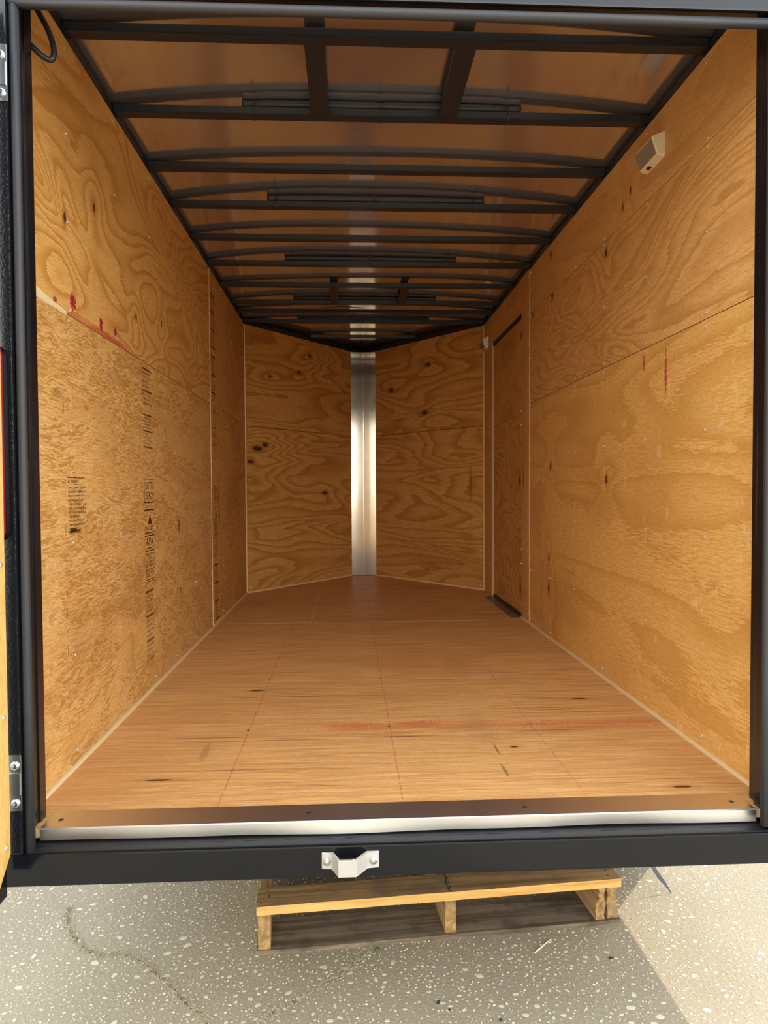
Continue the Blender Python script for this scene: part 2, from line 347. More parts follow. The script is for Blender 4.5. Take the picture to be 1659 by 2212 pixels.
def spline(pts, n=12):
    P = [Vector(q) for q in pts]; out = []
    for i in range(len(P)-1):
        p0, p1, p2, p3 = P[max(i-1, 0)], P[i], P[i+1], P[min(i+2, len(P)-1)]
        for k in range(n):
            t = k/n; out.append(.5*((2*p1)+(p2-p0)*t+(2*p0-5*p1+4*p2-p3)*t*t+(3*p1-p0-3*p2+p3)*t**3))
    out.append(P[-1]); return out

def screw_mesh(name, rad, h, mat):
    bm = bmesh.new(); seg = 10; prof = [(rad, 0), (rad*.95, h*.45), (rad*.6, h*.9), (rad*.25, h)]
    rings = [[bm.verts.new((pr*math.cos(2*math.pi*k/seg), pr*math.sin(2*math.pi*k/seg), z)) for k in range(seg)] for pr, z in prof]
    for A, B in zip(rings, rings[1:]):
        for k in range(seg): bm.faces.new((A[k], A[(k+1) % seg], B[(k+1) % seg], B[k]))
    fl = [bm.verts.new((rad*.22*math.cos(2*math.pi*k/seg), rad*.22*math.sin(2*math.pi*k/seg), h*.45)) for k in range(seg)]
    for k in range(seg): bm.faces.new((rings[-1][k], rings[-1][(k+1) % seg], fl[(k+1) % seg], fl[k]))
    bm.faces.new(fl)
    bmesh.ops.recalc_face_normals(bm, faces=bm.faces)
    me = bpy.data.meshes.new(name); bm.to_mesh(me); bm.free(); me.materials.append(mat); return me
BLK = screw_mesh('black_screw', .0062, .0016, M['switch'])
SCREW = screw_mesh('screw', .0048, .0034, M['screw'])
BIGSCREW = screw_mesh('bolt_head', .0095, .006, M['zinc'])
def screw(parent, pos, normal, me=SCREW, name='screw'):
    o = bpy.data.objects.new(name, me); C.objects.link(o); o.parent = parent
    q = Vector(normal).to_track_quat('Z', 'Y'); o.rotation_euler = q.to_euler(); o.location = pos
    return o

# ------------------------------------------------------------------ ground
ground = struct(box('ground', (-60, 60, -60, 60, GZ-.2, GZ), M['ground']))
def stone_mesh(k, rr):
    bm = bmesh.new(); n = 9; ang = [2*math.pi*i/n + rr.uniform(-.22, .22) for i in range(n)]
    rad = [rr.uniform(.65, 1.12) for _ in range(n)]; el = rr.uniform(.5, .85)
    lo = [bm.verts.new((math.cos(a)*q, math.sin(a)*q*el, -.25)) for a, q in zip(ang, rad)]
    up = [bm.verts.new((math.cos(a)*q*.88, math.sin(a)*q*el*.88, .16)) for a, q in zip(ang, rad)]
    c = bm.verts.new((0, 0, .20))
    for i in range(n):
        j = (i+1) % n; bm.faces.new((lo[i], lo[j], up[j], up[i])); bm.faces.new((up[i], up[j], c))
    me = bpy.data.meshes.new('aggregate_stone'); bm.to_mesh(me); bm.free(); me.materials.append(M['stone']); return me
SM = [stone_mesh(k, R) for k in range(8)]
spots = []; cells = {}
for _ in range(26000):
    x = R.uniform(-.8, 2.5); y = R.uniform(-.55, .95)
    s = min(.0150, .0017 + abs(R.gauss(0, .0022 if R.random() < .7 else .0062)))
    if .45 < x < 1.56 and y > .19 and s > .009: continue
    cx_, cy_ = int(x/.03), int(y/.03)
    if any((x-a)**2+(y-b)**2 < ((s+q)*1.12)**2 for dx in (-1, 0, 1) for dy in (-1, 0, 1) for a, b, q in cells.get((cx_+dx, cy_+dy), ())): continue
    cells.setdefault((cx_, cy_), []).append((x, y, s))
    spots.append((s*(1.15-.5*max(0, y)), x, y, s))
spots.sort(reverse=True)
near = [q for q in spots if -.35 < q[1] < 1.9 and -.12 < q[2] < .55 and not (.47 < q[1] < 1.54 and q[2] > .2)][:280]
ns = set(id(q) for q in near)
for _, x, y, s in near:
    o = bpy.data.objects.new('aggregate_stone', R.choice(SM)); C.objects.link(o); o.parent = ground
    o.location = (x, y, GZ); o.rotation_euler = (0, 0, R.gauss(.15, .6)); o.scale = (s, s, .0045)
bm = bmesh.new()
for q in spots:
    if id(q) in ns: continue
    _, x, y, s = q; a0 = R.gauss(.15, .8); n = 6; el = R.uniform(.45, .8); hh = .0011
    ca, sa = math.cos(a0), math.sin(a0)
    ring = []
    for i in range(n):
        a = 2*math.pi*i/n + R.uniform(-.3, .3); q_ = s*R.uniform(.7, 1.05)
        px, py = math.cos(a)*q_, math.sin(a)*q_*el; ring.append((x+px*ca-py*sa, y+px*sa+py*ca))
    lo = [bm.verts.new((a, b, GZ-.001)) for a, b in ring]
    up = [bm.verts.new((x+(a-x)*.85, y+(b-y)*.85, GZ+hh)) for a, b in ring]
    for i in range(n): bm.faces.new((lo[i], lo[(i+1) % n], up[(i+1) % n], up[i]))
    bm.faces.new(up)
o = finish(bm, 'aggregate_field', M['stone'], ground); o['kind'] = 'stuff'
# crumbling cracks
M['crack'] = plain('dark_crack', '6A5E4A', .95, .1)
bm = bmesh.new(); bc = bmesh.new()
for path in ([(-.10, .467), (-.06, .36), (.046, .242), (.149, .227), (.258, .137), (.331, .049), (.394, -.016), (.44, -.10)],
             [(.82, .24), (.796, .219), (.721, .129), (.63, .048), (.536, -.024), (.46, -.09)]):
    pts = spline([(a, b, 0) for a, b in path], 26)
    jit = [(q.x+R.gauss(0, .0035), q.y+R.gauss(0, .0025), abs(R.gauss(.0012, .0010))+.0004) for q in pts]
    for (a, b, w0), (c2, d2, w1) in zip(jit, jit[1:]):
        if R.random() < .35: continue
        bc.faces.new([bc.verts.new(v) for v in ((a-w0, b-w0*.6, GZ+.0006), (a+w0, b+w0*.6, GZ+.0006), (c2+w1, d2+w1*.6, GZ+.0006), (c2-w1, d2-w1*.6, GZ+.0006))])
    for q in pts:
        for _ in range(7):
            x, y = q.x+R.gauss(0, .009), q.y+R.gauss(0, .007); s = R.uniform(.0015, .0048)
            vs = [bm.verts.new((x+s*math.cos(a+R.uniform(-.3, .3)), y+s*.8*math.sin(a), GZ-.001)) for a in (0, 1.57, 3.14, 4.71)]
            t = bm.verts.new((x, y, GZ+s*.75))
            for i in range(4): bm.faces.new((vs[i], vs[(i+1) % 4], t))
o = finish(bm, 'crack_grit', M['grit'], ground); o['kind'] = 'stuff'
finish(bc, 'crack_line', M['crack'], ground)

# ------------------------------------------------------------------ floor
floor = struct(empty('floor'))
T = .019
def slab(name, poly, mat):
    bm = bmesh.new(); prism(bm, poly, -T, 0); return finish(bm, name, [mat, M['edge']], floor, face_axis=(0, 0, 1))
x0, x1 = .0, W
slab('plywood_sheet', [(x0, -.093), (x1, -.093), (x1, 1.1125), (x0, 1.1125)], M['floor_a'])
slab('plywood_sheet', [(x0, 1.1145), (x1, 1.1145), (x1, 2.3610), (x0, 2.3610)], M['floor_b'])
slab('plywood_sheet', [(x0, 2.3640), (.5260, 2.3640), (.5330, 3.5735), (x0, 3.5735)], M['floor_c'])
slab('plywood_sheet', [(.5295, 2.3640), (x1, 2.3640), (x1, 3.5735), (.5365, 3.5735)], M['floor_c'])
slab('plywood_sheet', [(x0, YC), (x1, YC), APEX], M['floor_c'])
box('seam_filler', (x0+.01, x1-.02, 2.3608, 2.3642, -.012, .0004), M['cream'], floor)
bm = bmesh.new(); prism(bm, [(.5258, 2.364), (.5297, 2.364), (.5367, 3.5735), (.5328, 3.5735)], -.012, .0004)
finish(bm, 'seam_filler', M['cream'], floor)
bm = bmesh.new(); prism(bm, [(EXL+.01, -.05), (EXR-.01, -.05), (EXR-.01, 3.6), (APEX[0], APEX[1]+.02), (EXL+.01, 3.6)], -.026, -.0195)
finish(bm, 'subfloor', M['skin'], floor)
for (x, y) in ((.428, 1.144), (.427, .543), (.867, .55), (.867, 1.134), (1.318, .545), (1.318, 1.13), (1.741, .54)):
    screw(floor, (x, y, -.0004), (0, 0, 1), BLK).scale = (.8, .8, .8)
# side-door sill plate on the floor
pl = box('sill_plate', (1.688, W+.03, 2.425, 3.262, 0, .003), M['plate'], floor, bev=.001)
for y in (2.47, 2.75, 3.0, 3.22): screw(floor, (1.70, y, .003), (0, 0, 1)).scale = (.7, .7, .7)

# ------------------------------------------------------------------ side walls
TW = .012; SEAM = 1.22
def panel(parent, b, mat, axis=(1, 0, 0), bev=0):
    return box('plywood_panel', b, [mat, M['edge']], parent, bev, face_axis=axis)
cols = [.285, .685, 1.09, 1.445, 1.83]
rows_low = [1.203, .912, .607, .304, .036]; rows_up = [1.236, 1.46, 1.70, 1.928]
wall_l = struct(empty('wall_left'))
pl_low = panel(wall_l, (-TW, 0, -.10, 2.2585, .010, SEAM-.0015), M['left_low'])
pl_up = panel(wall_l, (-TW, 0, -.10, 2.2585, SEAM+.0015, H), M['left_up'])
pf_low = panel(wall_l, (-TW, 0, 2.2625, YC-.003, .010, SEAM-.0015), M['left_fwd_low'])
pf_up = panel(wall_l, (-TW, 0, 2.2625, YC-.003, SEAM+.0015, H), M['left_fwd_up'])
for y in cols+[2.235]:
    for z in rows_low: screw(pl_low, (0, y+R.uniform(-.006, .006), z+R.uniform(-.004, .004)), (1, 0, 0))
    for z in rows_up: screw(pl_up, (0, y+R.uniform(-.008, .008), z+R.uniform(-.006, .006)), (1, 0, 0))
for y in (2.60, 3.0, 3.50):
    for z in rows_low: screw(pf_low, (0, y, z), (1, 0, 0))
    for z in rows_up: screw(pf_up, (0, y, z), (1, 0, 0))
# torn veneer splinter along the seam at the open end
bm = bmesh.new()
prof = [(-.02, 1.2215, 1.249), (.05, 1.2215, 1.245), (.11, 1.2215, 1.238), (.15, 1.2215, 1.234), (.19, 1.2215, 1.2285), (.225, 1.2215, 1.228), (.262, 1.2215, 1.2235)]
lo = [bm.verts.new((.0015, a, b)) for a, b, c in prof]; up = [bm.verts.new((.0004, a, c+R.uniform(-.002, .002))) for a, b, c in prof]
lo2 = [bm.verts.new((.0004, a, b-.006+R.uniform(-.003, .001))) for a, b, c in prof]
for A, B in ((lo, up), (lo2, lo)):
    for i in range(len(prof)-1): bm.faces.new((A[i], A[i+1], B[i+1], B[i]))
finish(bm, 'torn_veneer', M['cream'], pl_up)
box('side_rail', (-.045, -.004, -.06, YC, H+.002, 1.985), M['bow'], wall_l, bev=.002)
box('outer_skin', (EXL-.002, EXL, -.06, YC+.03, -.10, 2.037), M['skin'], wall_l)
struct(box('trim_1', (0, .0022, 2.2575, 2.2635, .010, H-.002), M['cream']))
struct(box('baseboard_left', (0, .009, -.055, YC, 0, .0105), M['cream'], bev=.002))

wall_r = struct(empty('wall_right')); SR = 1.7070
q_low = panel(wall_r, (W, W+TW, -.10, 2.2370, .010, SEAM-.0015), M['right_low'])
q_mid = panel(wall_r, (W, W+TW, -.10, 2.2370, SEAM+.0015, SR-.0012), M['right_mid'])
q_top = panel(wall_r, (W, W+TW, -.10, 2.2370, SR+.0012, H), M['right_top'])
post_a = panel(wall_r, (W-.004, W+.03, 2.2395, 2.4150, 0, H), M['jamb'])
post_b = panel(wall_r, (W-.002, W+.03, 3.2750, YC-.005, 0, H), M['jamb'])
q_head = panel(wall_r, (W-.001, W+.03, 2.4165, 3.2735, 1.765, H), M['right_top'])
for y in cols+[2.222]:
    for z in rows_low: screw(q_low, (W, y+R.uniform(-.006, .006), z+R.uniform(-.005, .005)), (-1, 0, 0))
    for z in (1.237, 1.46, 1.692): screw(q_mid, (W, y+R.uniform(-.006, .006), z+R.uniform(-.005, .005)), (-1, 0, 0))
    for z in (1.722, 1.930): screw(q_top, (W, y+R.uniform(-.006, .006), z+R.uniform(-.004, .004)), (-1, 0, 0))
for z in (.05, .4, .62, 1.0, 1.3, 1.55, 1.92): screw(post_a, (W-.004, 2.26, z), (-1, 0, 0)); screw(post_a, (W-.004, 2.398, z+.03), (-1, 0, 0))
for z in (.04, .5, 1.0, 1.5): screw(post_b, (W-.002, 3.29, z), (-1, 0, 0))
box('side_rail', (W+.004, W+.045, -.06, YC, H+.002, 1.985), M['bow'], wall_r, bev=.002)
box('outer_skin', (EXR, EXR+.002, -.06, YC+.03, -.10, 2.037), M['skin'], wall_r)
struct(box('baseboard_right', (W-.009, W, -.055, 2.415, 0, .0105), M['cream'], bev=.002))
struct(box('trim_2', (W-.0035, W-.0015, 3.2705, 3.2765, .0, 1.765), M['cream']))

# side door
door = struct(empty('door_1'))
d_low = box('plywood_panel', (W+.010, W+.022, 2.4230, 3.2660, .022, 1.1850), [M['door_low'], M['edge']], door, face_axis=(1, 0, 0))
d_up = box('plywood_panel', (W+.010, W+.022, 2.4230, 3.2660, 1.1870, 1.7380), [M['door_up'], M['edge']], door, face_axis=(1, 0, 0))
box('weatherstrip', (W+.004, W+.028, 2.418, 3.272, 1.740, 1.7645), M['rubber'], door, bev=.003)
box('weatherstrip', (W+.004, W+.028, 2.418, 3.272, .003, .021), M['rubber'], door, bev=.003)
box('outer_skin', (W+.024, W+.030, 2.4155, 3.2740, .0, 1.765), M['skin'], door)
for z in (.06, .35, .65, .95, 1.165, 1.205, 1.45, 1.72):
    pp = d_low if z < 1.186 else d_up
    for y in (2.45, 2.86, 3.25): screw(pp, (W+.010, y, z), (-1, 0, 0)).scale = (.8, .8, .8)
for z in (1.199, 1.119, .400, .316):
    b_ = screw(door, (W-.002, 2.419, z), (-1, .2, 0), BIGSCREW, 'hinge_bolt'); b_.scale = (.8, .8, 1.5)
g_ = box('pull_mark', (W+.0085, W+.0102, 2.474, 2.486, 1.625, 1.665), M['switch'], door, bev=.002)

# ------------------------------------------------------------------ V-nose walls
def nose_panel(side, z0, z1, mat, parent):
    xa = 0.0 if side < 0 else W
    A = Vector((xa, YC, 0)); B = Vector((APEX[0], APEX[1], 0)); t = (B-A).normalized()
    n = Vector((t.y, -t.x, 0)) if side > 0 else Vector((-t.y, t.x, 0))      # outward (forward)
    if n.y < 0: n = -n
    a, b = A+t*.003, B-t*.02
    bm = bmesh.new(); prism(bm, [(a.x, a.y), (b.x, b.y), (b.x+n.x*TW, b.y+n.y*TW), (a.x+n.x*TW, a.y+n.y*TW)], z0, z1)
    o = finish(bm, 'plywood_panel', [mat, M['edge']], parent, face_axis=n)
    L = (B-A).length
    rows = [z for z in (1.203, .912, .607, .304, .04, 1.236, 1.46, 1.70, 1.93) if z0 < z < z1]
    for k in (.025, .33, .66, .93):
        for z in rows:
            q = A+t*L*k; screw(o, (q.x, q.y, z+R.uniform(-.012, .012)), -n)
    return n, t, A, B
for side, nm, ml, mu in ((-1, 'wall_front_left', 'front_a_low', 'front_a_up'), (1, 'wall_front_right', 'front_b_low', 'front_b_up')):
    wf = struct(empty(nm))
    n, t, A, B = nose_panel(side, .009, SEAM-.002, M[ml], wf)
    nose_panel(side, SEAM+.002, H, M[mu], wf)
    for nm2, off0, off1, z0, z1, mt in (('outer_skin', .05, .053, -.10, 2.037, M['skin']), ('top_rail', .004, .045, H+.002, 1.985, M['bow'])):
        a, b = A-t*.05, B+t*.10
        bm = bmesh.new(); prism(bm, [(a.x+n.x*off0, a.y+n.y*off0), (b.x+n.x*off0, b.y+n.y*off0), (b.x+n.x*off1, b.y+n.y*off1), (a.x+n.x*off1, a.y+n.y*off1)], z0, z1)
        finish(bm, nm2, mt, wf)
    a, b = A+t*.0, B-t*.16
    bm = bmesh.new(); prism(bm, [(a.x, a.y), (b.x, b.y), (b.x-n.x*.008, b.y-n.y*.008), (a.x-n.x*.008, a.y-n.y*.008)], 0, .010)
    struct(finish(bm, 'baseboard_front_left' if side < 0 else 'baseboard_front_right', M['cream']))
    xs = A.x; e = .007
    struct(box('trim_3' if side < 0 else 'trim_4', (xs if side < 0 else xs-e, xs+e if side < 0 else xs, YC-.010, YC+.004, 0, H-.004), M['cream']))

# folded aluminium cover in the nose corner
bm = bmesh.new(); th = .0025
pl_ = [(.772, 4.592), (.825, 4.5965), (.876, 4.6010), (.879, 4.6012), (.882, 4.6010), (.932, 4.5955), (.985, 4.590)]
prism(bm, pl_ + [(x, y+th*1.6) for x, y in pl_[::-1]], .004, H-.006)
o = finish(bm, 'corner_cover', M['alu_nose'], loc=(0, 0, 0))
tag(o, 'tall brushed aluminium strip covering the corner between the two angled front panels', 'corner trim')

# ------------------------------------------------------------------ ceiling sheet (slightly oil-canned mirror-like aluminium)
ceil = struct(empty('ceiling'))
bows_y = [.280, .688, 1.087, 1.447, 1.848, 2.247, 2.652, 3.048, 3.283, 3.578]
crown = [(-.2, .020, .87), (.28, .024, .87), (.69, .0265, .80), (1.09, .021, .89), (1.45, .030, .80), (1.85, .023, .73), (2.25, .026, .70), (2.65, .018, 1.15), (3.05, .022, .85), (3.58, .014, .87), (4.8, .012, .87)]
def crown_at(y):
    for (a, h0, c0), (b, h1, c1) in zip(crown, crown[1:]):
        if a <= y <= b:
            k = (y-a)/(b-a); k = k*k*(3-2*k); return h0+(h1-h0)*k, c0+(c1-c0)*k
    return crown[-1][1:]
def ceil_z(x, y):
    hgt, cx = crown_at(y); s = (x-cx)/(cx+.05) if x < cx else (x-cx)/(W+.05-cx)
    return 1.9935 + hgt*max(0, 1-abs(s)**2.4)
bm = bmesh.new(); NX, NY = 40, 120; grid = []
for j in range(NY+1):
    y = -.10 + (APEX[1]+.10+.06)*j/NY; hgt, cx = crown_at(y); row = []
    xl, xr = -.05, W+.05
    if y > YC+.02:
        k = max(0.0, (APEX[1]+.08-y)/(APEX[1]+.06-YC)); xl, xr = APEX[0]-(APEX[0]+.05)*k, APEX[0]+(W+.05-APEX[0])*k
    for i in range(NX+1):
        x = xl+(xr-xl)*i/NX
        s = (x-cx)/(cx+.05) if x < cx else (x-cx)/(W+.05-cx)
        row.append(bm.verts.new((x, y, 1.9935 + hgt*max(0, 1-abs(s)**2.4))))
    grid.append(row)
for j in range(NY):
    for i in range(NX):
        bm.faces.new((grid[j][i], grid[j][i+1], grid[j+1][i+1], grid[j+1][i]))
finish(bm, 'roof_sheet', M['roof'], ceil, smooth=True)
bm = bmesh.new(); prism(bm, [(EXL, -.14), (EXR, -.14), (EXR, YC+.06), (APEX[0], APEX[1]+.14), (EXL, YC+.06)], 2.036, 2.040); finish(bm, 'roof_skin', M['skin'], ceil)

# ------------------------------------------------------------------ roof bows
order = ['first', 'second', 'third', 'fourth', 'fifth', 'sixth', 'seventh', 'eighth', 'ninth', 'tenth']
extra = ['nearest the open doorway', 'nearest one with a foam roll', 'bare, just past the wall lamp', 'with the second foam roll',
         'bare, halfway along', 'with the third foam roll', 'bare, before the forward braces', 'with foam behind the forward braces',
         'under a humped cable', 'where the nose begins']
BZ0, BZ1, BD = 1.967, 1.9915, .040
for i, y in enumerate(bows_y):
    L = (W/2, y+BD/2, BZ0)
    o = box('roof_bow', (-.003, W+.003, y, y+BD, BZ0, BZ1), M['bow'], bev=.003, loc=L)
    tag(o, f'{order[i]} black roof bow from the rear, {extra[i]}', 'roof bow', 'black steel roof bows across the ceiling')
L = (.87, 4.115, BZ0)
o = box('roof_bow', (.455, 1.290, 4.095, 4.135, BZ0, BZ1), M['bow'], bev=.003, loc=L)
tag(o, 'short black roof bow in the nose, just above the aluminium corner strip', 'roof bow', 'black steel roof bows across the ceiling')

# braces between bows
for (xa, xb, ya, yb, lab) in ((.631, .688, .322, .686, 'flat black roof brace left of centre, nearest the open rear'), (1.050, 1.108, .322, .686, 'flat black roof brace right of centre, nearest the open rear'),
                              (.640, .690, 2.694, 3.046, 'flat black roof brace left of centre, far down the ceiling'), (1.075, 1.122, 2.694, 3.046, 'flat black roof brace right of centre, far down the ceiling')):
    o = box('roof_brace', (xa, xb, ya, yb, BZ0+.001, BZ1-.001), M['bow'], bev=.002, loc=((xa+xb)/2, (ya+yb)/2, BZ0))
    tag(o, lab, 'roof brace', 'short fore-and-aft roof braces')

# foam rolls tied on the bows
foam_lab = {1: 'black foam roll tied along the second roof bow, nearest the camera', 3: 'black foam roll tied along the fourth roof bow', 5: 'black foam roll tied along the sixth roof bow, midway down the ceiling',
            7: 'black foam roll on the eighth roof bow, behind the forward braces', 9: 'black foam roll on the last full-width roof bow before the nose'}
for i, (xa, xb) in ((1, (.408, 1.322)), (3, (.405, 1.344)), (5, (.409, 1.341)), (7, (.396, 1.326)), (9, (.385, 1.343))):
    y = bows_y[i]; t_ = empty('foam_roll', ((xa+xb)/2, y+.020, BZ1)); tag(t_, foam_lab[i], 'foam roll', 'foam rolls tied on the roof bows')
    ties = [xa+.035, (xa+xb)/2-.005, xb-.045]
    bm = bmesh.new(); N = 90; rings = []; seg = 14
    for k in range(N+1):
        x = xa+(xb-xa)*k/N; pinch = 1-.32*sum(math.exp(-((x-q)/.009)**2) for q in ties)
        room = (ceil_z(x, y+.012)-BZ1)/2+.0002
        ring = []
        for s in range(seg):
            a = 2*math.pi*s/seg
            ring.append(bm.verts.new((x-(xa+xb)/2, math.cos(a)*(.0185+.0008*math.sin(x*37+i))*pinch-.006, room+math.sin(a)*room*(.45+.55*pinch))))
        rings.append(ring)
    for A, B in zip(rings, rings[1:]):
        for s in range(seg): bm.faces.new((A[s], A[(s+1) % seg], B[(s+1) % seg], B[s]))
    bm.faces.new(rings[0][::-1]); bm.faces.new(rings[-1])
    finish(bm, 'foam_body', M['foam'], t_, smooth=True)
    for q in ties:
        pts = [(q-(xa+xb)/2, yy, zz) for yy, zz in ((-.0225, -.026), (-.0225, .004), (-.019, .012), (0, .0150), (.019, .008), (.0215, -.026), (-.0225, -.0262))]
        zt = tube('zip_tie', pts, .0016, M['tie'], t_, seg=6)
        bm = bmesh.new(); add_box(bm, q-(xa+xb)/2-.0022, q-(xa+xb)/2+.0022, -.026, -.0215, -.032, -.018); finish(bm, 'tie_tail', M['tie'], zt)
tube_pts = spline([(.56, 3.27, 1.9955), (.63, 3.268, 1.998), (.71, 3.266, 2.003), (.79, 3.268, 1.999), (.86, 3.27, 1.9955)])
o = tube('hump_cable', tube_pts, .0032, M['cable'], loc=(.71, 3.27, 1.9925)); tag(o, 'thin black cable humped over the ninth roof bow', 'cable')

# ------------------------------------------------------------------ rear frame
fr = struct(empty('rear_door_frame', (W/2, -.10, -.101))); fr['label'] = 'glossy black steel frame around the open rear doorway'
FL = Vector(fr.location)
def fpart(name, b, mat, bev=.003):
    bm = bmesh.new(); add_box(bm, b[0]-FL.x, b[1]-FL.x, b[2]-FL.y, b[3]-FL.y, b[4]-FL.z, b[5]-FL.z, bev); return finish(bm, name, mat, fr)
fpart('bottom_rail', (-.11, 1.86, -.145, -.070, -.101, -.031), M['black'], .004)
fpart('inner_ledge', (.05, 1.69, -.1385, -.070, -.040, -.0290), M['dull'], .001)
fpart('post', (-.11, .0425, -.145, -.062, -.031, 2.035), M['black_textured'], .004)
fpart('post', (1.6965, 1.86, -.145, -.062, -.031, 2.035), M['black_textured'], .004)
fpart('inner_lip', (-.02, .0460, -.062, -.030, .0005, 1.83), M['black_textured'], .002)
fpart('inner_lip', (1.7050, 1.775, -.062, -.030, .0005, 1.83), M['black_textured'], .002)
fpart('header', (.0425, 1.6965, -.145, -.112, 1.784, 2.035), M['black'], .004)
def ftube(name, pts, rad, mat, seg=12, flat=None): return tube(name, [Vector(q)-FL for q in pts], rad, mat, fr, seg=seg, flat=flat)
ftube('door_seal', [(.0530, -.130, z) for z in (-.034, .3, .9, 1.4, 1.782)], .0100, M['rubber'])
ftube('door_seal', [(1.6850, -.130, z) for z in (-.020, .3, .9, 1.4, 1.782)], .0100, M['rubber'])
ftube('door_seal', [(x, -.130, 1.7665) for x in (.045, .4, .9, 1.3, 1.693)], .0112, M['rubber'])
# weld bead along the ledge
wb = [(x, -.1135+R.uniform(-.0008, .0008), -.0298+R.uniform(-.0008, .0008)) for x in [.06+.02*i for i in range(82)]]
ftube('weld_bead', wb, [.0015*R.uniform(.4, 1.5) for _ in wb], M['dull'], seg=6)
# strap hinges on the left post
for z0, z1 in ((.066, .186), (1.556, 1.672)):
    bm = bmesh.new()
    add_box(bm, -.02-FL.x, .0445-FL.x, -.1485-FL.y, -.1445-FL.y, z0-FL.z, z1-FL.z, .001)
    hp = finish(bm, 'hinge', M['zinc'], fr)
    bm = bmesh.new(); zc = (z0+z1)/2
    add_box(bm, -.02-FL.x, .0425-FL.x, -.1512-FL.y, -.1484-FL.y, zc-.026-FL.z, zc+.022-FL.z, .001)
    finish(bm, 'hinge_leaf', M['zinc'], hp)
    for z in (z0+.017, z1-.022): screw(hp, (.0320-FL.x, -.1485-FL.y, z-FL.z), (0, -1, 0), BIGSCREW, 'hinge_screw')

# tail lamp on the left post
tl = empty('tail_lamp', (.004, -.145, .640)); tag(tl, 'long upright red tail lamp on the left doorway post', 'tail lamp')
def stadium(w_, z0, z1, n=10):
    return [(w_*math.cos(a), z1-w_+w_*math.sin(a)) for a in [math.pi*i/n for i in range(n+1)]] + [(w_*math.cos(a), z0+w_+w_*math.sin(a)) for a in [math.pi+math.pi*i/n for i in range(n+1)]]
def stadium_part(name, w_, z0, z1, y0, y1, mat, parent, chamf=0.0):
    bm = bmesh.new(); P = stadium(w_, z0, z1); Q = stadium(w_-chamf, z0+chamf, z1-chamf)
    a = [bm.verts.new((x, y0, z)) for x, z in P]; b = [bm.verts.new((x, y1+chamf, z)) for x, z in P]; c = [bm.verts.new((x, y1, z)) for x, z in Q]
    for A, B in ((a, b), (b, c)):
        for i in range(len(A)): bm.faces.new((A[i], A[(i+1) % len(A)], B[(i+1) % len(A)], B[i]))
    bm.faces.new(a); bm.faces.new(c); return finish(bm, name, mat, parent)
stadium_part('lamp_base', .0225, .0, .416, 0, -.006, M['black'], tl)
rl_ = stadium_part('red_lens', .0205, .003, .413, -.006, -.017, M['red'], tl, .004)
for z in (.040, .372):
    bm = bmesh.new(); add_box(bm, -.016, .016, -.0185, -.0165, z-.0015, z+.0015); finish(bm, 'lens_rib', M['red'], rl_)

# black cable loop hanging at the top left
o = tube('cable_loop', spline([(.030, -.045, 1.90), (.040, -.03, 1.86), (.056, -.02, 1.825), (.076, -.012, 1.785), (.087, -.01, 1.745), (.083, -.012, 1.722), (.070, -.015, 1.722), (.049, -.022, 1.738), (.020, -.026, 1.770), (-.004, -.027, 1.80)]), .0066, M['cable'], loc=(.05, -.03, 1.72))
tag(o, 'black cable hanging in a loop at the top left of the doorway', 'cable')

# ------------------------------------------------------------------ threshold plate
th_ = empty('threshold_plate', (.87, -.05, 0)); tag(th_, 'bent aluminium threshold plate along the rear edge of the floor', 'threshold')
bm = bmesh.new(); N = 60; X0, X1 = .060, 1.683
def ring_at(x):
    wv = .0012*math.sin(x*6.1)+.0008*math.sin(x*15)
    return [(-.010, .0004), (-.010, .0030), (-.0955, .0032), (-.0985, .0010), (-.0988+wv, -.0245+wv*.8), (-.0972+wv, -.0250+wv*.8), (-.0962, .0004)]
rg = []
for k in range(N+1):
    x = X0+(X1-X0)*k/N; rg.append([bm.verts.new((x-.87, y+.05, z)) for y, z in ring_at(x)])
for A, B in zip(rg, rg[1:]):
    for s in range(7): bm.faces.new((A[s], A[(s+1) % 7], B[(s+1) % 7], B[s]))
bm.faces.new(rg[0]); bm.faces.new(rg[-1][::-1])
tp_ = finish(bm, 'plate', M['alu_bright'], th_)
for x in (.089, .648, 1.152, 1.647): screw(tp_, (x-.87, -.0065, .0030), (0, 0, 1), BLK, 'countersunk_screw')

# ------------------------------------------------------------------ latch keeper on the bottom rail
lk = empty('latch_keeper', (.745, -.145, -.079)); tag(lk, 'cast silver latch keeper bolted to the black rear rail', 'latch keeper')
o_ = [(.681, -.146), (.706, -.146), (.7205, -.184), (.753, -.184), (.778, -.146), (.806, -.146)]
i_ = [(.806, -.151), (.7805, -.151), (.7565, -.189), (.717, -.189), (.7035, -.151), (.681, -.151)]
bm = bmesh.new(); prism(bm, [(x-.745, y+.145) for x, y in o_+i_], 0, .036)
bmesh.ops.bevel(bm, geom=[e for e in bm.edges], offset=.0012, segments=1, affect='EDGES')
br_ = finish(bm, 'bracket', M['cast'], lk)
for x in (.692, .7935): screw(br_, (x-.745, -.006, .017), (0, -1, 0), BIGSCREW, 'bolt')
bm = bmesh.new(); add_box(bm, .0015, .0085, -.044, -.039, .033, .0385, .0015); finish(bm, 'lug', M['cast'], br_)

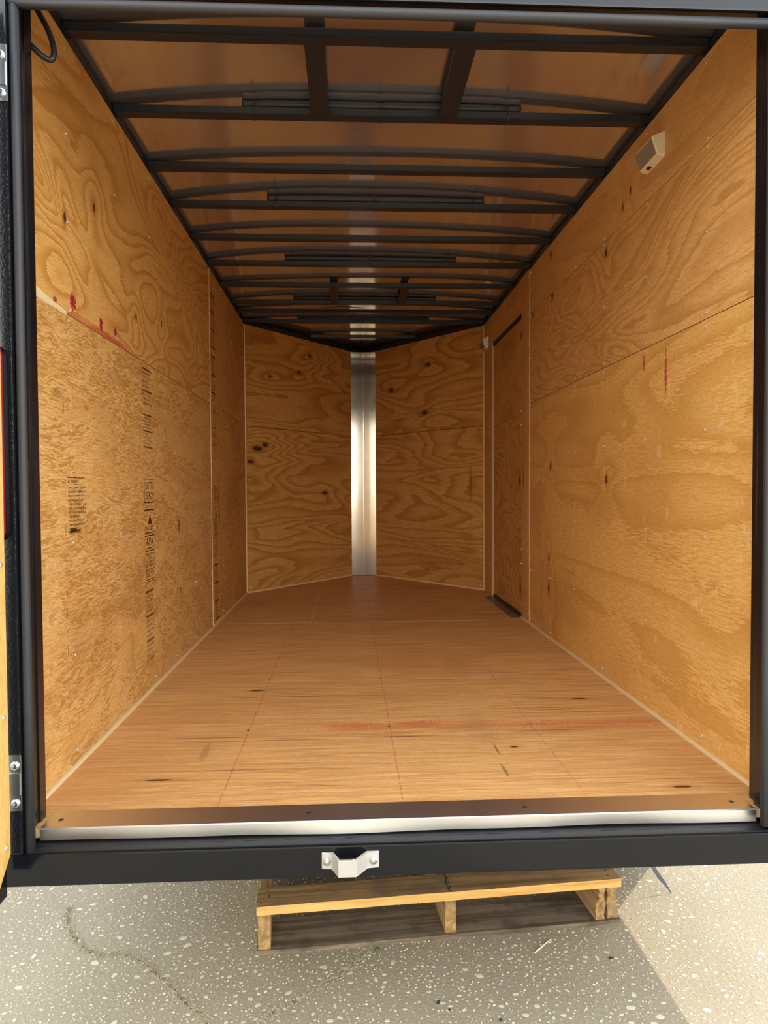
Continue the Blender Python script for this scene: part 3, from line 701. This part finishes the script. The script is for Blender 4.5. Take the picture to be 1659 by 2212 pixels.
# ------------------------------------------------------------------ dome lamps on the right wall
def dome(y0, y1, z0, zt, label, wall_x=W):
    t = empty('dome_lamp', (wall_x, (y0+y1)/2, z0)); tag(t, label, 'wall lamp', 'cream wall lamps')
    L = Vector(t.location); hh = zt-z0
    # profile in x (out from wall, negative) and z
    prof = [(0, 0), (-.024, .006), (-.043, .062), (0, hh)]
    bm = bmesh.new()
    a = [bm.verts.new((x, y0-L.y, z)) for x, z in prof]; b = [bm.verts.new((x, y1-L.y, z)) for x, z in prof]
    bm.faces.new(a); bm.faces.new(b[::-1])
    for i in range(4): bm.faces.new((a[i], a[(i+1) % 4], b[(i+1) % 4], b[i]))
    bmesh.ops.recalc_face_normals(bm, faces=bm.faces)
    bmesh.ops.bevel(bm, geom=[e for e in bm.edges if abs(e.verts[0].co.x)+abs(e.verts[1].co.x) > .01], offset=.004, segments=3, affect='EDGES')
    finish(bm, 'housing', M['lamp_white'], t)
    # lens inset on the slanted face, from (-.024,.006) to (-.043,.062)
    d = Vector((-.019, 0, .056)); ln = d.length; d.normalize(); nrm = Vector((-d.z, 0, d.x)); 
    if nrm.x > 0: nrm = -nrm
    base = Vector((-.024, 0, .006)); n = 13
    bm = bmesh.new(); qa = base+d*ln*.07; qb = base+d*ln*.93; vs = []
    for yy in (y0+.006-L.y, y1-.006-L.y): vs.append([bm.verts.new((q.x, yy, q.z)) for q in (qa-nrm*.001, qa+nrm*.0006, qb+nrm*.0006, qb-nrm*.001)])
    for i in range(4): bm.faces.new((vs[0][i], vs[0][(i+1) % 4], vs[1][(i+1) % 4], vs[1][i]))
    bm.faces.new(vs[0]); bm.faces.new(vs[1][::-1]); lens_ = finish(bm, 'lens', M['lens'], t)
    for k in range(n):
        s = ln*(.10+.80*(k+.5)/n); wdt = ln*.80/n*.5
        c0 = base+d*(s-wdt); c1 = base+d*(s+wdt); cm = base+d*s
        bm = bmesh.new(); vs = []
        for yy in (y0+.008-L.y, y1-.008-L.y):
            vs.append([bm.verts.new((q.x, yy, q.z)) for q in (c0-nrm*.001, c0+nrm*.0008, cm+nrm*.003, c1+nrm*.0008, c1-nrm*.001)])
        A, B = vs
        for i in range(5): bm.faces.new((A[i], A[(i+1) % 5], B[(i+1) % 5], B[i]))
        bm.faces.new(A); bm.faces.new(B[::-1]); finish(bm, 'lens_rib', M['lens'], lens_)
    bm = bmesh.new(); add_box(bm, -.019, -.007, .012, .030, -.0005, .0045, .0012); finish(bm, 'switch', M['switch'], t)
    return t
dome(.552, .691, 1.794, 1.874, 'cream wall lamp with ribbed lens high on the right wall, the larger nearer one')
dome(3.405, 3.540, 1.752, 1.840, 'small far cream wall lamp beside the side door near the nose', W-.002)

# ------------------------------------------------------------------ stamps printed on the left wall
def text_mesh(bm, body, y, z, w_, h_, x=.0005, shear=0.0):
    cu = bpy.data.curves.new('t', 'FONT'); cu.body = body; cu.size = 1.0; cu.shear = shear; cu.resolution_u = 2; cu.offset = .008
    ob = bpy.data.objects.new('t', cu); C.objects.link(ob); bpy.context.view_layer.update()
    me = bpy.data.meshes.new_from_object(ob.evaluated_get(bpy.context.evaluated_depsgraph_get()))
    bpy.data.objects.remove(ob); bpy.data.curves.remove(cu)
    if not me.vertices: return
    xs = [v.co.x for v in me.vertices]; ys = [v.co.y for v in me.vertices]
    sx = w_/max(1e-6, max(xs)-min(xs)); sy = h_/max(1e-6, max(ys)-min(ys)); mx, my = min(xs), min(ys)
    vs = [bm.verts.new((x, y+(v.co.x-mx)*sx, z+(v.co.y-my)*sy)) for v in me.vertices]
    for q in me.polygons:
        try: bm.faces.new([vs[i] for i in q.vertices])
        except ValueError: pass
    bpy.data.meshes.remove(me)
def bar(bm, y0, y1, z, h_, x=.0005):
    bm.faces.new([bm.verts.new(q) for q in ((x, y0, z), (x, y1, z), (x, y1, z+h_), (x, y0, z+h_))])
def stamp(name, mat, parent, build):
    bm = bmesh.new(); build(bm)
    for fc in bm.faces: fc.normal_update()
    me = bpy.data.meshes.new(name); bm.to_mesh(me); bm.free(); return link(name, me, mat, parent)
def warning(bm):
    L = [('\u26a0 WARNING:', .075, .0085), ('DRILLING, SAWING, SANDING', .128, .0065), ('OR MACHINING WOOD PRODUCTS', .13, .0065), ('CAN EXPOSE YOU TO WOOD DUST,', .122, .0065), ('A SUBSTANCE KNOWN TO THE', .105, .0065),
         ('STATE OF CALIFORNIA TO CAUSE', .132, .0065), ('CANCER. AVOID INHALING WOOD', .13, .0065), ('DUST OR USE A DUST MASK OR', .128, .0065), ('OTHER SAFEGUARDS', .085, .0065), ('FOR PERSONAL PROTECTION.', .112, .0065), ('FOR MORE INFORMATION GO TO', .118, .0065)]
    bar(bm, .250, .375, .783, .0024)
    bar(bm, .290, .330, .7655, .0014)
    z = .7705
    for s, wd, hh in L:
        if s[0] == '\u26a0':
            bm.faces.new([bm.verts.new(q) for q in ((.0005, .252, z), (.0005, .264, z), (.0005, .258, z+.010))]); text_mesh(bm, s[2:], .270, z, wd-.02, hh)
        else: text_mesh(bm, s, .252, z, wd, hh)
        z -= .0112 if s[0] != '\u26a0' else .0165
    for k in range(9): bar(bm, .252+R.uniform(0, .02), .335+R.uniform(-.03, .015), .634+.0019*k, R.uniform(.0008, .0024))
stamp('warning_stamp', M['ink'], pl_low, warning)
def grade(y0, wd, ztop, k=1.0):
    def b(bm):
        y1 = y0+wd; T_ = lambda s, z, h, a=0.0, c=1.0: text_mesh(bm, s, y0+wd*a, ztop-z*k, wd*(c-a), h*k)
        B_ = lambda z, h=.004: bar(bm, y0, y1, ztop-z*k, h*k)
        B_(.004); B_(.100)
        for q in (y0, y1-.004): bar(bm, q, q+.004, ztop-.100*k, .100*k)
        T_('BOTTI', .045, .032, .15, .88); T_('BCP-21', .085, .030, .15, .9)
        B_(.132, .005)
        bm.faces.new([bm.verts.new(q) for q in ((.0005, y0+wd*.35, ztop-.188*k), (.0005, y0+wd*.75, ztop-.188*k), (.0005, y0+wd*.55, ztop-.146*k))])
        T_('RATED', .212, .016, .08, .95); B_(.226); B_(.238)
        T_('APA', .275, .030, .12, .88); B_(.290); B_(.301)
        T_('SHEATHING', .318, .011, .0, 1); T_('90', .336, .014, .35, .65); T_('PLYWOOD', .350, .010, .2, .8); T_('EXPOSURE 1', .364, .010, .05, .98)
        B_(.378, .003); T_('A-C EXT', .396, .014, .02, .98); T_('PS 1', .409, .010, .1, .8); B_(.419, .003); B_(.428, .003)
    return b
stamp('grade_stamp', M['ink'], pl_low, grade(.968, .125, .794, .90))
def hatch(y0, wd, z0, z1, n, words):
    def b(bm):
        k = 0
        for i in range(n):
            z = z1-(z1-z0)*(i+.8)/n; h = (z1-z0)/n*.62
            if i % 5 == 0: bar(bm, y0, y0+wd, z, h*.8)
            else: text_mesh(bm, words[k % len(words)], y0, z, wd*(.75+.25*((i*7) % 3)/2), h, shear=.2); k += 1
    return b
WD = ['APA', 'RATED', 'SHEATHING', 'PLYWOOD', 'PS 1', 'EXPOSURE 1']
stamp('faded_stamp', M['ink_faint'], pl_low, hatch(.962, .125, 1.062, 1.205, 9, WD))
stamp('faded_stamp', M['ink_faint'], pl_low, hatch(.965, .125, .905, 1.035, 11, WD))
stamp('faded_stamp', M['ink_faint'], pl_low, hatch(.972, .100, .110, .385, 15, WD))
stamp('grade_stamp', M['ink'], pf_low, grade(2.325, .105, .775, .92))
stamp('faded_stamp', M['ink'], pf_low, hatch(2.325, .105, .02, .345, 16, WD))
stamp('faded_stamp', M['ink_faint'], pf_low, hatch(2.325, .105, .92, 1.205, 15, WD))
stamp('faded_stamp', M['ink'], pf_up, hatch(2.300, .110, 1.24, 1.50, 13, WD))
stamp('faded_stamp', M['ink'], pf_up, hatch(2.300, .110, 1.53, 1.84, 16, WD))
def tick(bm):
    z = .98
    while z > .12:
        bar(bm, .232, .2342, z-.03, .022+R.uniform(0, .012)); z -= .05+(R.random() < .2)*.12
stamp('pencil_tick_line', M['ink_faint'], pl_low, tick)

# ------------------------------------------------------------------ open rear door at the left
rd = struct(empty('door_2', (.036, -.195, -.09)))
RL = Vector(rd.location)
def rpart(name, b, mat, bev=.003):
    bm = bmesh.new(); add_box(bm, b[0]-RL.x, b[1]-RL.x, b[2]-RL.y, b[3]-RL.y, b[4]-RL.z, b[5]-RL.z, bev); return finish(bm, name, mat, rd)
rpart('door_frame', (-.004, .034, -1.03, -.198, -.09, 1.77), M['black'])
# plywood liner with clipped lower corner, in the y-z plane
P_ = [(-.203, 1.74), (-.203, .002), (-.268, -.064), (-1.0, -.064), (-1.0, 1.74)]
bm = bmesh.new()
a = [bm.verts.new((.034-RL.x, y-RL.y, z-RL.z)) for y, z in P_]; b = [bm.verts.new((.0445-RL.x, y-RL.y, z-RL.z)) for y, z in P_]
bm.faces.new(a); bm.faces.new(b[::-1])
for i in range(5): bm.faces.new((a[i], a[(i+1) % 5], b[(i+1) % 5], b[i]))
lin = finish(bm, 'plywood_liner', [M['rear_door'], M['edge']], rd, face_axis=(1, 0, 0))
for z in (.023, .29, .60, .95, 1.3): screw(lin, (.0445-RL.x, -.222-RL.y, z-RL.z), (1, 0, 0), SCREW).scale = (1.2, 1.2, 1.2)

# ------------------------------------------------------------------ chassis under the floor
ch = struct(empty('chassis'))
for nm, b in (('frame_rail', (EXL+.002, -.012, -.07, 3.6, -.10, -.027)), ('frame_rail', (W+.012, EXR-.002, -.07, 3.6, -.10, -.027))): box(nm, b, M['black'], ch, .003)
for y in (.45, .9, 1.35, 1.8, 2.25, 2.7, 3.15): box('crossmember', (-.01, W+.01, y, y+.04, -.10, -.027), M['black'], ch, .003)
def lathe_x(name, prof, mat, parent, cx, cy, cz, seg=32):
    bm = bmesh.new(); rings = [[bm.verts.new((cx+x, cy+rr*math.cos(2*math.pi*k/seg), cz+rr*math.sin(2*math.pi*k/seg))) for k in range(seg)] for x, rr in prof]
    for A, B in zip(rings, rings[1:]):
        for k in range(seg): bm.faces.new((A[k], A[(k+1) % seg], B[(k+1) % seg], B[k]))
    bm.faces.new(rings[0]); bm.faces.new(rings[-1][::-1]); return finish(bm, name, mat, parent, smooth=True)
for s, cx in ((1, EXR+.012), (-1, EXL-.012)):
    lathe_x('wheel_tyre', [(0, .19), (s*.005, .30), (s*.03, .335), (s*.15, .335), (s*.175, .30), (s*.18, .19)], M['tyre'], ch, cx, 1.62, GZ+.335)
    lathe_x('wheel_rim', [(s*.01, .188), (s*.16, .188), (s*.15, .15), (s*.12, .06), (s*.17, .05)], M['rim'], ch, cx, 1.62, GZ+.335)
    box('fender', (min(cx-s*.01, cx+s*.2), max(cx-s*.01, cx+s*.2), 1.22, 2.02, GZ+.69, GZ+.70), M['black'], ch, .004)
box('shadow_plate', (1.56, EXR, .690, .700, GZ+.008, -.09), M['tyre'], ch)  # unseen plate, added to throw the slanted shadow edge onto the concrete

# ------------------------------------------------------------------ pallet under the trailer
PR = math.radians(4.64)
pal = empty('pallet', (.492, .209, GZ), PR); tag(pal, 'worn wooden pallet lying on the concrete under the trailer', 'pallet')
def pbox(name, u0, u1, v0, v1, z0, z1, mats, bev=.0015, jag=0.0, seed=0):
    bm = bmesh.new(); rr = random.Random(seed)
    N = max(1, int((u1-u0)/.05)) if jag else 1
    add_box(bm, u0, u1, v0, v1, z0, z1, 0)
    if jag:
        long_e = [e for e in bm.edges if abs(e.verts[0].co.x-e.verts[1].co.x) > (u1-u0)*.9]
        bmesh.ops.subdivide_edges(bm, edges=long_e, cuts=N, use_grid_fill=True)
        for v in bm.verts:
            v.co.y += rr.uniform(-jag, jag)*.6; v.co.z += rr.uniform(-jag, jag)*.35
    if bev and not jag: bmesh.ops.bevel(bm, geom=list(bm.edges), offset=bev, segments=1, affect='EDGES')
    return finish(bm, name, mats, pal, face_axis=(0, 0, 1) if isinstance(mats, list) else None)
for k, v in enumerate((0, .225, .39, .54, .69, .84, .99, 1.10)):
    db_ = pbox('deck_board', 0.0 if k else -.001, 1.029, v, v+.094, .107, .131, [M['pallet_new'], M['pallet_edge']], jag=.0012, seed=k)
    deck0 = db_ if k == 0 else deck0
for k, v in enumerate((0, .52, 1.05)): pbox('bottom_board', -.002, 1.026, v-.002, v+.142, .0, .0125, M['pallet_old'], jag=.0015, seed=20+k)
pbox('stringer', .002, .036, .001, 1.18, .0125, .107, M['pallet_str']); pbox('stringer', .515, .546, .004, 1.18, .0125, .107, M['pallet_str'])
# split right-hand stringer: two halves with ragged ends
def ragged(u0, u1, seed, notch):
    rr = random.Random(seed); bm = bmesh.new(); zs = [.0125+.0945*i/8 for i in range(9)]
    ring0 = [(u0 if True else 0, z) for z in zs]
    A, B = [], []
    for z in zs:
        o0 = rr.uniform(-.003, .003)+(notch if .06 < z < .10 and notch > 0 else 0); o1 = rr.uniform(-.003, .003)
        A.append((bm.verts.new((u0+o0, .004+rr.uniform(0, .006), z)), bm.verts.new((u1+o1, .004+rr.uniform(0, .006), z))))
        B.append((bm.verts.new((u0, 1.18, z)), bm.verts.new((u1, 1.18, z))))
    for i in range(8):
        bm.faces.new((A[i][0], A[i][1], A[i+1][1], A[i+1][0])); bm.faces.new((B[i][1], B[i][0], B[i+1][0], B[i+1][1]))
        bm.faces.new((A[i][0], A[i+1][0], B[i+1][0], B[i][0])); bm.faces.new((A[i][1], B[i][1], B[i+1][1], A[i+1][1]))
    bm.faces.new((A[0][0], B[0][0], B[0][1], A[0][1])); bm.faces.new((A[8][0], A[8][1], B[8][1], B[8][0]))
    return finish(bm, 'stringer', M['pallet_str'], pal)
ragged(.956, .984, 3, .010); ragged(.990, 1.020, 5, 0)
NAIL = screw_mesh('nail_head', .0032, .0008, M['leaf'])
for uu in (.02, .53, 1.0):
    for dv in (.02, .05, .075): screw(deck0, (uu+R.uniform(-.012, .012), dv, .1312), (0, 0, 1), NAIL, 'nail_head')
bm = bmesh.new()   # crack across the front deck board
pts = [(.533+R.uniform(-.008, .008), .094*i/7) for i in range(8)]
for (a, b), (c, d) in zip(pts, pts[1:]): bm.faces.new([bm.verts.new(q) for q in ((a-.0018, b, .1316), (a+.0018, b, .1316), (c+.0018, d, .1316), (c-.0018, d, .1316))])
finish(bm, 'split_line', M['leaf'], deck0)

# ------------------------------------------------------------------ small things on the ground
o = tube('twig', [(1.236, .174, GZ+.0024), (1.262, .198, GZ+.0026), (1.294, .229, GZ+.0024)], [.0018, .0022, .0014], M['stick'], loc=(1.262, .198, GZ), seg=6)
tag(o, 'short pale twig lying on the shaded concrete in front of the pallet', 'twig')
def leaf(x, y, s, rz, label):
    bm = bmesh.new(); rr = random.Random(int(x*1000)); n = 8
    ring = [bm.verts.new((s*math.cos(2*math.pi*i/n)*rr.uniform(.7, 1.1), .55*s*math.sin(2*math.pi*i/n)*rr.uniform(.7, 1.1), .0018+rr.uniform(0, .003))) for i in range(n)]
    low = [bm.verts.new((v.co.x*.9, v.co.y*.9, .0002)) for v in ring]; c = bm.verts.new((0, 0, .005))
    for i in range(n): bm.faces.new((ring[i], ring[(i+1) % n], c)); bm.faces.new((low[i], low[(i+1) % n], ring[(i+1) % n], ring[i]))
    bm.faces.new(low[::-1]); o = finish(bm, 'dry_leaf', M['leaf'], loc=(x, y, GZ)); o.rotation_euler = (0, 0, rz); tag(o, label, 'leaf')
leaf(1.433, .143, .008, .2, 'dark curled leaf scrap near the edge of the sunlight')
leaf(.954, .003, .0075, .8, 'dark leaf crumb at the lower centre of the concrete')
leaf(1.094, -.063, .006, 1.9, 'dark leaf crumb nearest the bottom edge of the concrete')
leaf(.977, -.024, .004, .1, 'tiny dark crumb between the other two leaf crumbs')
wd = empty('weed', (.808, .214, GZ)); tag(wd, 'tiny green weed sprouting at the pallet front edge', 'weed')
for k in range(9):
    a = R.uniform(0, 6.28); l_ = R.uniform(.008, .018); w_ = .003
    bm = bmesh.new(); d = Vector((math.cos(a), math.sin(a)*.6, 0)); s = Vector((-d.y, d.x, 0))*w_
    pts = [Vector((0, 0, .001))-s*.4, Vector((0, 0, .001))+s*.4, d*l_*.6+s+Vector((0, 0, .006)), d*l_+Vector((0, 0, .003)), d*l_*.6-s+Vector((0, 0, .006))]
    v1 = [bm.verts.new(q) for q in pts]; v2 = [bm.verts.new(q-Vector((0, 0, .0008))) for q in pts]
    bm.faces.new(v1); bm.faces.new(v2[::-1])
    for i in range(5): bm.faces.new((v1[i], v1[(i+1) % 5], v2[(i+1) % 5], v2[i]))
    finish(bm, 'weed_leaf', M['weed'], wd)
# glossy strap hanging from the frame to the ground
sp = spline([(1.729, .433, GZ+.001), (1.716, .445, -.478), (1.697, .462, -.453), (1.672, .49, -.40), (1.655, .53, -.30), (1.650, .56, -.10)], 8)
bm = bmesh.new(); rows = []
for i, q in enumerate(sp):
    wdt = .0012+.0062*min(1, i/14); side = Vector((.75, .35, .1)).normalized()
    rows.append([bm.verts.new(q+side*wdt+Vector((0, 0, .0012))), bm.verts.new(q+side*wdt), bm.verts.new(q-side*wdt), bm.verts.new(q-side*wdt+Vector((0, 0, .0012)))])
for A, B in zip(rows, rows[1:]):
    for k in range(4): bm.faces.new((A[k], A[(k+1) % 4], B[(k+1) % 4], B[k]))
bm.faces.new(rows[0]); bm.faces.new(rows[-1][::-1])
o = finish(bm, 'hanging_strap', M['strap']); tag(o, 'thin glossy black strap end hanging below the rail onto the concrete', 'strap')
